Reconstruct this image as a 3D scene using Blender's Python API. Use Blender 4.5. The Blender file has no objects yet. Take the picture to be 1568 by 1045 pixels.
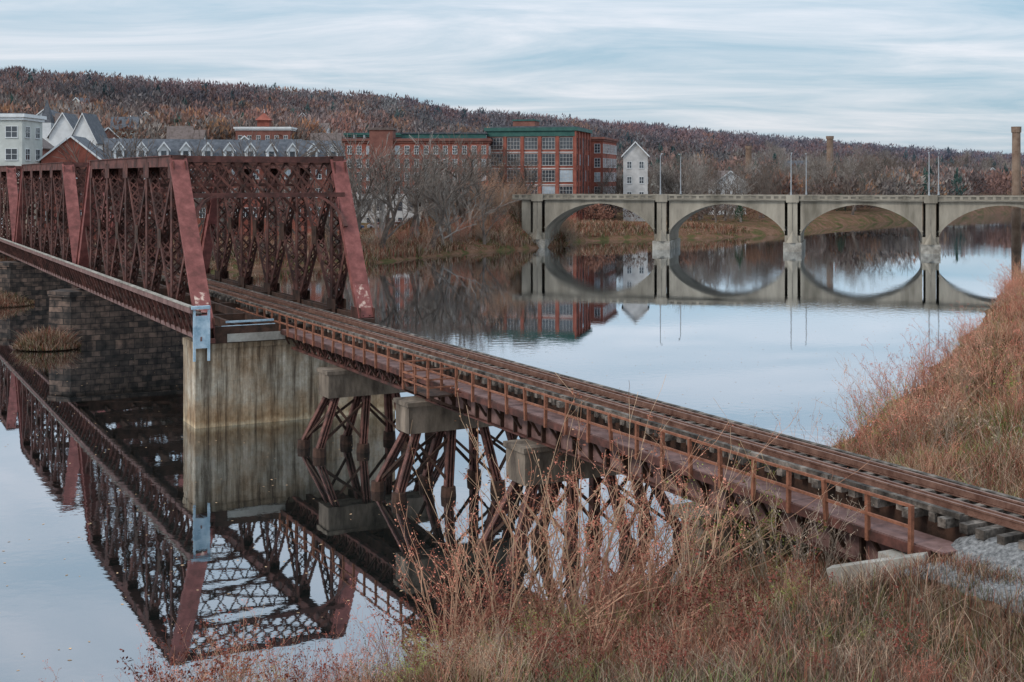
import bpy, math, random
import numpy as np
from mathutils import Vector, Matrix
random.seed(7); rng=np.random.default_rng(7)
V=Vector
scene=bpy.context.scene
COL=scene.collection
# ------------------------------------------------------------------ materials
def nodes(m):
    m.use_nodes=True; nt=m.node_tree; nt.nodes.clear(); return nt
def mat(name,c1,c2,scale=1.0,rough=0.8,bump=0.2,stretch=(1,1,1),c3=None,metal=0.0,spec=0.3,detail=4,fine=None):
    m=bpy.data.materials.new(name); nt=nodes(m); N=nt.nodes; L=nt.links
    out=N.new('ShaderNodeOutputMaterial'); p=N.new('ShaderNodeBsdfPrincipled')
    p.inputs['Roughness'].default_value=rough; p.inputs['Metallic'].default_value=metal
    p.inputs['Specular IOR Level'].default_value=spec
    g=N.new('ShaderNodeNewGeometry'); mp=N.new('ShaderNodeMapping'); mp.inputs['Scale'].default_value=stretch
    L.new(g.outputs['Position'],mp.inputs['Vector'])
    n=N.new('ShaderNodeTexNoise'); n.inputs['Scale'].default_value=scale; n.inputs['Detail'].default_value=detail; n.inputs['Roughness'].default_value=.65
    L.new(mp.outputs[0],n.inputs['Vector'])
    r=N.new('ShaderNodeValToRGB'); r.color_ramp.elements[0].position=.33; r.color_ramp.elements[1].position=.67
    r.color_ramp.elements[0].color=(*c1,1); r.color_ramp.elements[1].color=(*c2,1)
    if c3: e=r.color_ramp.elements.new(.5); e.color=(*c3,1)
    L.new(n.outputs['Fac'],r.inputs[0]); L.new(r.outputs[0],p.inputs['Base Color'])
    if bump>0:
        n2=N.new('ShaderNodeTexNoise'); n2.inputs['Scale'].default_value=(fine or scale*6); n2.inputs['Detail'].default_value=2
        L.new(g.outputs['Position'],n2.inputs['Vector'])
        b=N.new('ShaderNodeBump'); b.inputs['Strength'].default_value=bump; b.inputs['Distance'].default_value=.05
        L.new(n2.outputs['Fac'],b.inputs['Height']); L.new(b.outputs[0],p.inputs['Normal'])
    L.new(p.outputs[0],out.inputs[0]); return m
def attrmat(name,rough=.9):
    m=bpy.data.materials.new(name); nt=nodes(m); N=nt.nodes; L=nt.links
    out=N.new('ShaderNodeOutputMaterial'); p=N.new('ShaderNodeBsdfDiffuse')
    a=N.new('ShaderNodeAttribute'); a.attribute_name='Col'; L.new(a.outputs['Color'],p.inputs['Color']); L.new(p.outputs[0],out.inputs[0]); return m
def pier_concrete():
    m=bpy.data.materials.new('river_pier_concrete'); nt=nodes(m); N=nt.nodes; L=nt.links
    out=N.new('ShaderNodeOutputMaterial'); p=N.new('ShaderNodeBsdfPrincipled'); p.inputs['Roughness'].default_value=.9
    g=N.new('ShaderNodeNewGeometry')
    def noi(sc,st,det=5):
        mp=N.new('ShaderNodeMapping'); mp.inputs['Scale'].default_value=st; L.new(g.outputs['Position'],mp.inputs[0])
        n=N.new('ShaderNodeTexNoise'); n.inputs['Scale'].default_value=sc; n.inputs['Detail'].default_value=det; n.inputs['Roughness'].default_value=.7; L.new(mp.outputs[0],n.inputs['Vector']); return n
    def ramp(src,els):
        r=N.new('ShaderNodeValToRGB'); r.color_ramp.elements[0].position=els[0][0]; r.color_ramp.elements[0].color=(*els[0][1],1); r.color_ramp.elements[1].position=els[-1][0]; r.color_ramp.elements[1].color=(*els[-1][1],1)
        for a,c in els[1:-1]: e=r.color_ramp.elements.new(a); e.color=(*c,1)
        L.new(src,r.inputs[0]); return r
    def mul(a,b):
        x=N.new('ShaderNodeMix'); x.data_type='RGBA'; x.blend_type='MULTIPLY'; x.inputs['Factor'].default_value=1; L.new(a,x.inputs[6]); L.new(b,x.inputs[7]); return x.outputs[2]
    base=ramp(noi(.4,(1,1,1)).outputs['Fac'],[(.34,(.30,.20,.12)),(.47,(.42,.33,.24)),(.56,(.46,.40,.32)),(.68,(.62,.57,.49))])
    drip=ramp(noi(1.3,(1.6,1.6,.09)).outputs['Fac'],[(.36,(.24,.20,.17)),(.47,(.72,.68,.62)),(.60,(1.12,1.1,1.08))])
    fine=ramp(noi(5,(1,1,.6)).outputs['Fac'],[(.3,(.7,.7,.7)),(.6,(1.05,1.05,1.05))])
    sx=N.new('ShaderNodeSeparateXYZ'); L.new(g.outputs['Position'],sx.inputs[0])
    ma=N.new('ShaderNodeMath'); ma.operation='MULTIPLY_ADD'; ma.inputs[1].default_value=1.1; n=noi(.8,(1,1,.3)); L.new(n.outputs['Fac'],ma.inputs[0]); L.new(sx.outputs['Z'],ma.inputs[2])
    mr=N.new('ShaderNodeMapRange'); mr.inputs[1].default_value=0; mr.inputs[2].default_value=6; L.new(ma.outputs[0],mr.inputs[0])
    lvl=ramp(mr.outputs[0],[(.11,(1.35,1.3,1.15)),(.15,(.85,.72,.56)),(.4,(1,1,1)),(.80,(1,1,1)),(.93,(.58,.54,.48))])
    wv=N.new('ShaderNodeMath'); wv.operation='MODULO'; wv.inputs[1].default_value=1.35; L.new(sx.outputs['Z'],wv.inputs[0])
    lt=ramp(wv.outputs[0],[(.0,(.72,.72,.72)),(.03,(1,1,1))])
    L.new(mul(mul(mul(mul(base.outputs[0],drip.outputs[0]),fine.outputs[0]),lvl.outputs[0]),lt.outputs[0]),p.inputs['Base Color'])
    b=N.new('ShaderNodeBump'); b.inputs['Strength'].default_value=.3; b.inputs['Distance'].default_value=.05; L.new(fine.outputs[0],b.inputs['Height']); L.new(b.outputs[0],p.inputs['Normal'])
    L.new(p.outputs[0],out.inputs[0]); return m
STEEL=mat('oxide_red_steel',(.030,.016,.012),(.15,.058,.044),1.1,.8,.25,c3=(.078,.031,.024))
STEELP=mat('faded_red_paint',(.13,.045,.037),(.30,.105,.09),1.4,.7,.25,c3=(.21,.068,.058))
STEELC=mat('weathered_top_chord',(.05,.026,.021),(.18,.07,.056),1.2,.75,.25,c3=(.105,.042,.034))
STEELD=mat('rusted_steel_dark',(.022,.014,.010),(.085,.042,.028),1.6,.85,.3)
LEG=mat('trestle_leg_paint',(.05,.027,.021),(.22,.095,.072),1.6,.8,.3,c3=(.11,.048,.038))
RUST=mat('rusted_railing',(.13,.050,.028),(.31,.125,.072),3,.85,.3)
PURP=mat('weathered_walkway_plate',(.10,.052,.044),(.23,.135,.12),1.4,.8,.25)
BLUEP=mat('pale_blue_graffiti_paint',(.22,.34,.42),(.52,.62,.68),2.0,.6,.1,c3=(.38,.50,.58))
GRAF=mat('graffiti_spray_paint',(.22,.07,.06),(.70,.52,.42),3.2,.6,.1,c3=(.25,.08,.07))
TIE=mat('timber_tie',(.02,.016,.013),(.27,.225,.19),1.9,.95,.5,c3=(.085,.07,.058))
RAIL=mat('rail_steel',(.12,.055,.038),(.27,.15,.11),2.5,.5,.1,metal=.3)
CONC=pier_concrete()
CONCL=mat('light_concrete',(.18,.16,.135),(.42,.39,.34),.8,.9,.2)
CONCD=mat('trestle_cap_concrete',(.07,.052,.04),(.27,.21,.16),1.4,.9,.35,stretch=(1,1,.3),detail=6,c3=(.16,.125,.095))
ARCHC=mat('arch_bridge_concrete',(.15,.13,.10),(.37,.325,.26),.30,.9,.1,stretch=(1,1,.25),c3=(.27,.235,.188),detail=7)
ARCHD=mat('arch_bridge_trim',(.12,.105,.085),(.24,.215,.175),.5,.9,.1)
ASPH=mat('asphalt',(.045,.045,.047),(.07,.07,.07),2,.9,.2)
BRICK=mat('red_brick',(.20,.062,.044),(.36,.125,.088),.5,.9,.1,c3=(.28,.088,.062))
BRICKD=mat('aged_brick',(.15,.062,.05),(.25,.11,.085),.5,.9,.1)
WHITE=mat('white_paint',(.58,.59,.59),(.74,.75,.75),.5,.7,.05)
CREAM=mat('cream_block',(.42,.43,.40),(.55,.56,.52),.5,.8,.05)
TAN=mat('tan_block',(.30,.24,.18),(.40,.33,.26),.5,.8,.05)
GREYW=mat('pale_render_wall',(.36,.35,.34),(.58,.56,.54),.35,.9,.1)
SLATE=mat('slate_roof',(.055,.06,.07),(.12,.125,.14),1.0,.8,.1)
BRNROOF=mat('brown_shingle',(.10,.075,.065),(.17,.13,.12),1.0,.85,.1)
GREEN=mat('green_copper_cornice',(.025,.085,.075),(.05,.13,.11),.7,.6,.05)
GLASS=mat('window_glass',(.018,.022,.028),(.07,.08,.095),.15,.12,0,spec=.8)
GLASSB=mat('window_glass_blind',(.25,.30,.34),(.45,.50,.55),.4,.3,0)
METAL=mat('galvanised_pole',(.30,.31,.32),(.42,.43,.44),2,.5,0,metal=.3)
BARK=mat('bare_bark',(.075,.056,.046),(.19,.15,.125),.8,.95,0)
BARKL=mat('pale_bark',(.17,.145,.125),(.33,.285,.25),.8,.95,0)
VEG=attrmat('dry_vegetation')
CHIM=mat('chimney_brick',(.16,.10,.07),(.27,.19,.14),.6,.9,.1)
TYRE=mat('tyre_rubber',(.02,.02,.02),(.03,.03,.03),2,.8,0)
def stone_mat():
    m=bpy.data.materials.new('stone_masonry'); nt=nodes(m); N=nt.nodes; L=nt.links
    out=N.new('ShaderNodeOutputMaterial'); p=N.new('ShaderNodeBsdfPrincipled'); p.inputs['Roughness'].default_value=.9
    g=N.new('ShaderNodeNewGeometry'); sx=N.new('ShaderNodeSeparateXYZ'); L.new(g.outputs['Position'],sx.inputs[0])
    ad=N.new('ShaderNodeMath'); ad.operation='MULTIPLY_ADD'; ad.inputs[1].default_value=.9; L.new(sx.outputs['Y'],ad.inputs[0]); L.new(sx.outputs['X'],ad.inputs[2])
    cx=N.new('ShaderNodeCombineXYZ'); L.new(ad.outputs[0],cx.inputs[0]); L.new(sx.outputs['Z'],cx.inputs[1])
    n=N.new('ShaderNodeTexNoise'); n.inputs['Scale'].default_value=1.5; n.inputs['Detail'].default_value=3; L.new(g.outputs['Position'],n.inputs['Vector'])
    va=N.new('ShaderNodeMix'); va.data_type='RGBA'; va.inputs['Factor'].default_value=.12; L.new(cx.outputs[0],va.inputs[6]); L.new(n.outputs['Color'],va.inputs[7])
    b=N.new('ShaderNodeTexBrick'); b.inputs['Scale'].default_value=1; b.inputs['Brick Width'].default_value=.95; b.inputs['Row Height'].default_value=.45
    b.inputs['Mortar Size'].default_value=.03; b.inputs['Color1'].default_value=(.15,.105,.085,1); b.inputs['Color2'].default_value=(.04,.033,.03,1); b.inputs['Mortar'].default_value=(.025,.022,.02,1)
    L.new(va.outputs[2],b.inputs['Vector'])
    r=N.new('ShaderNodeValToRGB'); r.color_ramp.elements[0].position=.35; r.color_ramp.elements[0].color=(.35,.35,.35,1); r.color_ramp.elements[1].position=.65; r.color_ramp.elements[1].color=(1.4,1.3,1.2,1); L.new(n.outputs['Fac'],r.inputs[0])
    mu=N.new('ShaderNodeMix'); mu.data_type='RGBA'; mu.blend_type='MULTIPLY'; mu.inputs['Factor'].default_value=1; L.new(b.outputs['Color'],mu.inputs[6]); L.new(r.outputs[0],mu.inputs[7]); L.new(mu.outputs[2],p.inputs['Base Color'])
    bp=N.new('ShaderNodeBump'); bp.inputs['Strength'].default_value=.8; bp.inputs['Distance'].default_value=.08; bp.invert=True
    L.new(b.outputs['Fac'],bp.inputs['Height']); L.new(bp.outputs[0],p.inputs['Normal']); L.new(p.outputs[0],out.inputs[0]); return m
STONE=stone_mat()
# ------------------------------------------------------------------ builder
class Obj:
    def __init__(s,name,M=None): s.name=name; s.parts={}; s.M=M or Matrix.Identity(4)
    def _p(s,part,m):
        if part in s.parts and s.parts[part][2] is not m: part=part+'_'+m.name
        if part not in s.parts: s.parts[part]=([],[],m)
        return s.parts[part]
    def poly(s,part,m,pts,faces):
        v,f,_=s._p(part,m); o=len(v)
        v.extend([s.M@V(p) for p in pts]); f.extend([tuple(i+o for i in q) for q in faces])
    def beam(s,part,m,p0,p1,w,h,up=(0,0,1)):
        p0=V(p0);p1=V(p1);a=(p1-p0)
        if a.length<1e-6: return
        a.normalize(); up=V(up)
        r=a.cross(up)
        if r.length<1e-3: r=a.cross(V((1,0,0)))
        r.normalize(); u=r.cross(a)
        pts=[]
        for p in(p0,p1):
            for i,j in((-1,-1),(1,-1),(1,1),(-1,1)): pts.append(p+r*(i*w/2)+u*(j*h/2))
        s.poly(part,m,pts,[(3,2,1,0),(4,5,6,7),(0,1,5,4),(1,2,6,5),(2,3,7,6),(3,0,4,7)])
    def box(s,part,m,x0,x1,y0,y1,z0,z1):
        s.poly(part,m,[(x0,y0,z0),(x1,y0,z0),(x1,y1,z0),(x0,y1,z0),(x0,y0,z1),(x1,y0,z1),(x1,y1,z1),(x0,y1,z1)],
          [(3,2,1,0),(4,5,6,7),(0,1,5,4),(1,2,6,5),(2,3,7,6),(3,0,4,7)])
    def cyl(s,part,m,p0,p1,r0,r1,n=10):
        p0=V(p0);p1=V(p1);a=(p1-p0).normalized(); r=a.cross(V((0,0,1)))
        if r.length<1e-3: r=V((1,0,0))
        r.normalize(); u=r.cross(a); pts=[]
        for p,R in((p0,r0),(p1,r1)):
            for i in range(n):
                t=2*math.pi*i/n; pts.append(p+r*(R*math.cos(t))+u*(R*math.sin(t)))
        s.poly(part,m,pts,[(i,(i+1)%n,n+(i+1)%n,n+i) for i in range(n)]+[tuple(range(n))[::-1],tuple(range(n,2*n))])
    def prism(s,part,m,prof,y0,y1):
        n=len(prof); pts=[(x,y0,z) for x,z in prof]+[(x,y1,z) for x,z in prof]
        s.poly(part,m,pts,[tuple(range(n)),tuple(range(n,2*n))[::-1]]+[((i+1)%n,i,n+i,n+(i+1)%n) for i in range(n)])
    def finish(s):
        obs=[]
        for k,(v,f,m) in s.parts.items():
            me=bpy.data.meshes.new(s.name+'_'+k); me.from_pydata([tuple(q) for q in v],[],f); me.materials.append(m); me.update()
            obs.append(bpy.data.objects.new(k,me))
        if len(obs)==1:
            obs[0].name=s.name; COL.objects.link(obs[0]); return obs[0]
        e=bpy.data.objects.new(s.name,None); COL.objects.link(e)
        for o in obs: COL.objects.link(o); o.parent=e
        return e
def npmesh(name,verts,faces,mats,cols=None,smooth=False):
    me=bpy.data.meshes.new(name); nv=len(verts); nf,k=faces.shape
    me.vertices.add(nv); me.vertices.foreach_set('co',verts.astype(np.float32).ravel())
    me.loops.add(nf*k); me.loops.foreach_set('vertex_index',faces.astype(np.int32).ravel())
    me.polygons.add(nf); me.polygons.foreach_set('loop_start',np.arange(0,nf*k,k,dtype=np.int32))
    try: me.polygons.foreach_set('loop_total',np.full(nf,k,dtype=np.int32))
    except Exception: pass
    if smooth: me.polygons.foreach_set('use_smooth',np.ones(nf,dtype=bool))
    for m in mats: me.materials.append(m)
    if cols is not None:
        a=me.color_attributes.new('Col','FLOAT_COLOR','POINT'); c=np.ones((nv,4),np.float32); c[:,:3]=cols; a.data.foreach_set('color',c.ravel())
    me.update(calc_edges=True); me.validate()
    o=bpy.data.objects.new(name,me); COL.objects.link(o)
    return o
# ------------------------------------------------------------------ terrain
SHORE=[(-3000,0),(-60,25),(-14,31.5),(-8,34.5),(-3,37.6),(2,42.5),(8,50),(13,60),(17.4,71.6),(28,91),(47,131),(66,175),(79,201),(110,230),(200,290),(450,400),(3000,900),
 (3000,1000),(900,900),(500,780),(217,555),(144,469),(104,405),(68,337),(50,321),(24,311),(14,300),(10.5,281),(2,269),(-10,256),(-25,224),(-49,201),(-69,184),(-120,175),(-3000,300)]
NR=16
RIDGE=[(-1500,700,85),(-450,850,76),(-353,900,72),(-152,1000,56),(0,1200,51),(162,1500,42),(516,2000,33),(980,2500,18),(1900,3300,10)]
def segd(X,Y,pts,closed):
    n=len(pts); best=np.full(X.shape,1e9); idx=np.zeros(X.shape,int); par=np.zeros(X.shape)
    for i in range(n if closed else n-1):
        ax,ay=pts[i][:2]; bx,by=pts[(i+1)%n][:2]; dx,dy=bx-ax,by-ay
        t=np.clip(((X-ax)*dx+(Y-ay)*dy)/(dx*dx+dy*dy),0,1); d=np.hypot(X-ax-t*dx,Y-ay-t*dy)
        k=d<best; best=np.where(k,d,best); idx=np.where(k,i,idx); par=np.where(k,t,par)
    return best,idx,par
def inside(X,Y,pts):
    c=np.zeros(X.shape,bool); n=len(pts)
    for i in range(n):
        ax,ay=pts[i]; bx,by=pts[(i+1)%n]
        k=((ay>Y)!=(by>Y))&(X<(bx-ax)*(Y-ay)/((by-ay)+1e-12)+ax); c^=k
    return c
def wob(X,Y,s,seed=0):
    r=np.random.default_rng(seed+100); o=np.zeros(np.shape(X))
    for i in range(9):
        a=r.uniform(0,6.28); k=r.uniform(.5,2.4)/s; o=o+np.sin(X*math.cos(a)*k+Y*math.sin(a)*k+r.uniform(0,6.28))
    return o/4.0
def sstep(x,a,b):
    t=np.clip((x-a)/(b-a),0,1); return t*t*(3-2*t)
def st(X,Y):
    dx,dy=X-11,Y-28.05; return -.4624*dx+.8867*dy, .8867*dx+.4624*dy
def hgt(X,Y):
    X=np.asarray(X,float); Y=np.asarray(Y,float)
    w=np.clip(np.hypot(X,Y-40)/60,0.25,1.0)
    Xs=X+wob(X,Y,3,1)*.7*w; Ys=Y+wob(X,Y,3,2)*.7*w
    d,idx,_=segd(Xs,Ys,SHORE,True); ins=inside(Xs,Ys,SHORE)
    left=idx>=NR
    far=np.clip((Y-50)/40,0,1)
    hr=(5.3-.8*far)*(1-np.exp(-d/8.0))+.25*wob(X,Y,2.2,3)*np.clip(d/4,0,1)
    hl=2.7*(1-np.exp(-d/4.0))+.06*np.clip(d-105,0,230)+.35*wob(X,Y,8,4)*np.clip(d/6,0,1)
    hl=hl+.095*np.clip(Y-300,0,150)*sstep(-X,35,75)
    h=np.where(left,hl,hr)
    dr,ri,rp=segd(X,Y,[(a,b) for a,b,c in RIDGE],False)
    rh=np.array([c for a,b,c in RIDGE]); R=rh[ri]*(1-rp)+rh[np.minimum(ri+1,len(rh)-1)]*rp
    hill=R*np.exp(-(dr/(300+.10*np.clip(Y,0,3000)))**2)*(1+.04*wob(X,Y,110,5))
    h=np.sqrt(h**2+hill**2)
    m=6.8*np.exp(-(((X+6)/15)**2+((Y-287)/12)**2)); h=h+m*np.clip(d/4,0,1)
    s,t=st(X,Y); e=sstep(6.5-s,0,3)*sstep(5.6-np.abs(t-4.6),0,2.2); h=np.where((np.abs(s)<60)&(~ins),h*(1-e)+5.5*e,h)
    return np.where(ins,-np.clip(.35*d,0,3),h)
uu=np.linspace(-1,1,430); vv=np.linspace(-3,5.6,470)
gx=10+24.6*np.sinh(uu*5.5); gy=40+30*np.sinh(vv)
GX,GY=np.meshgrid(gx,gy); GZ=hgt(GX,GY)
nx,ny=len(gx),len(gy); ii=np.arange(nx*ny).reshape(ny,nx)
F=np.stack([ii[:-1,:-1],ii[:-1,1:],ii[1:,1:],ii[1:,:-1]],-1).reshape(-1,4)
def ground_mat():
    m=bpy.data.materials.new('riverbank_soil_dry_grass_and_haze_tint'); nt=nodes(m); N=nt.nodes; L=nt.links
    out=N.new('ShaderNodeOutputMaterial'); p=N.new('ShaderNodeBsdfDiffuse')
    g=N.new('ShaderNodeNewGeometry')
    def noi(sc,det=5):
        n=N.new('ShaderNodeTexNoise'); n.inputs['Scale'].default_value=sc; n.inputs['Detail'].default_value=det; n.inputs['Roughness'].default_value=.7; L.new(g.outputs['Position'],n.inputs['Vector']); return n
    n1=noi(.35,6); r=N.new('ShaderNodeValToRGB'); cr=r.color_ramp
    cr.elements[0].position=.3; cr.elements[0].color=(.08,.055,.032,1); cr.elements[1].position=.7; cr.elements[1].color=(.25,.15,.105,1)
    e=cr.elements.new(.5); e.color=(.17,.095,.06,1); e=cr.elements.new(.42); e.color=(.10,.095,.04,1)
    L.new(n1.outputs['Fac'],r.inputs[0])
    n2=noi(9,3); mx=N.new('ShaderNodeMix'); mx.data_type='RGBA'; mx.blend_type='MULTIPLY'; mx.inputs['Factor'].default_value=.8
    r2=N.new('ShaderNodeValToRGB'); r2.color_ramp.elements[0].position=.3; r2.color_ramp.elements[0].color=(.35,.35,.35,1); r2.color_ramp.elements[1].position=.7; r2.color_ramp.elements[1].color=(1.3,1.3,1.3,1)
    L.new(n2.outputs['Fac'],r2.inputs[0]); L.new(r.outputs[0],mx.inputs[6]); L.new(r2.outputs[0],mx.inputs[7])
    sx=N.new('ShaderNodeSeparateXYZ'); L.new(g.outputs['Position'],sx.inputs[0])
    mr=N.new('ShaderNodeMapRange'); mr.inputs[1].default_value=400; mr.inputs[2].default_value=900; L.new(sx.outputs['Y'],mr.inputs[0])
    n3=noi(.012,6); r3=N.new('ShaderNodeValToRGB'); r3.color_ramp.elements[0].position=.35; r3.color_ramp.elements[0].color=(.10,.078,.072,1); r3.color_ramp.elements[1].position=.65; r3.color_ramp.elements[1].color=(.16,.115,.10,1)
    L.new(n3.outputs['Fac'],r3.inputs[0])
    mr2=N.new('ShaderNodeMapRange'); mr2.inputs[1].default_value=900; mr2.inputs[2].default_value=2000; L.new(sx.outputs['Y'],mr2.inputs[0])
    mb=N.new('ShaderNodeMix'); mb.data_type='RGBA'; L.new(mr2.outputs[0],mb.inputs['Factor']); L.new(r3.outputs[0],mb.inputs[6]); mb.inputs[7].default_value=(.12,.155,.24,1)  # aerial haze painted into the ground colour: far slopes blend to blue
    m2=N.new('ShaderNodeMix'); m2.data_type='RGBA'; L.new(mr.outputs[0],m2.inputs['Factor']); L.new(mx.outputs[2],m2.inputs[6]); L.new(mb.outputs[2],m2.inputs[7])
    L.new(m2.outputs[2],p.inputs['Color'])
    b=N.new('ShaderNodeBump'); b.inputs['Strength'].default_value=.7; b.inputs['Distance'].default_value=.15; L.new(n2.outputs['Fac'],b.inputs['Height']); L.new(b.outputs[0],p.inputs['Normal'])
    L.new(p.outputs[0],out.inputs[0]); return m
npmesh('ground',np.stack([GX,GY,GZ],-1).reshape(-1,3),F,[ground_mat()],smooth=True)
def water_mat():
    m=bpy.data.materials.new('river_water'); nt=nodes(m); N=nt.nodes; L=nt.links
    out=N.new('ShaderNodeOutputMaterial'); d=N.new('ShaderNodeBsdfDiffuse'); d.inputs[0].default_value=(.008,.010,.009,1)
    gl=N.new('ShaderNodeBsdfGlossy'); gl.inputs['Color'].default_value=(.90,.94,.98,1); gl.inputs['Roughness'].default_value=.015
    lw=N.new('ShaderNodeFresnel'); lw.inputs['IOR'].default_value=1.6
    mr=N.new('ShaderNodeMapRange'); mr.inputs[1].default_value=0; mr.inputs[2].default_value=.6; mr.inputs[3].default_value=.24; mr.inputs[4].default_value=.96
    L.new(lw.outputs[0],mr.inputs[0])
    g=N.new('ShaderNodeNewGeometry')
    n=N.new('ShaderNodeTexNoise'); n.inputs['Scale'].default_value=1.1; n.inputs['Detail'].default_value=4; L.new(g.outputs['Position'],n.inputs['Vector'])
    nb=N.new('ShaderNodeTexNoise'); nb.inputs['Scale'].default_value=.035; nb.inputs['Detail'].default_value=3
    mp=N.new('ShaderNodeMapping'); mp.inputs['Scale'].default_value=(1,.45,1); L.new(g.outputs['Position'],mp.inputs[0]); L.new(mp.outputs[0],nb.inputs['Vector'])
    rr=N.new('ShaderNodeMapRange'); rr.inputs[1].default_value=.42; rr.inputs[2].default_value=.66; rr.inputs[3].default_value=.02; rr.inputs[4].default_value=.17
    L.new(nb.outputs['Fac'],rr.inputs[0])
    b=N.new('ShaderNodeBump'); b.inputs['Distance'].default_value=.05; L.new(rr.outputs[0],b.inputs['Strength']); L.new(n.outputs['Fac'],b.inputs['Height'])
    L.new(b.outputs[0],gl.inputs['Normal'])
    mx=N.new('ShaderNodeMixShader'); L.new(mr.outputs[0],mx.inputs[0]); L.new(d.outputs[0],mx.inputs[1]); L.new(gl.outputs[0],mx.inputs[2]); L.new(mx.outputs[0],out.inputs[0]); return m
npmesh('river_water',np.array([(-3000,-240,0),(3000,-240,0),(3000,4000,0),(-3000,4000,0)],float),np.array([[0,1,2,3]]),[water_mat()])
# ------------------------------------------------------------------ railway bridge frame
D=V((-.4624,.8867,0)); Nn=V((.8867,.4624,0)); O=V((11,28.05,0)); Z=V((0,0,1))
def L3(s,t,h): return O+D*s+Nn*t+Z*h
def laced(b,part,m,p0,p1,side,half,w,pitch=.62,th=.08,bar=.1):
    p0=V(p0);p1=V(p1);a=(p1-p0);ln=a.length;a.normalize();side=V(side).normalized(); oth=a.cross(side).normalized()
    for sg in(-1,1):
        b.beam(part,m,p0+side*half*sg,p1+side*half*sg,w,th,up=side)
    n=max(2,int(ln/pitch))
    for f in(-1,1):
        for i in range(n):
            q0=p0+a*(ln*i/n)+oth*f*(w/2+.012); q1=p0+a*(ln*(i+1)/n)+oth*f*(w/2+.012); sg=1 if i%2 else -1
            b.beam(part,m,q0+side*half*sg,q1-side*half*sg,bar,.02,up=oth)
            if f==-1: b.beam(part,m,q0-side*half*sg,q1+side*half*sg,bar,.018,up=oth)
TB=Obj('steel_truss_railway_bridge')
TL,TR=-2.93,7.9; HB,HT=5.75,16.0; SP=44.0; LS=43.5
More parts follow.
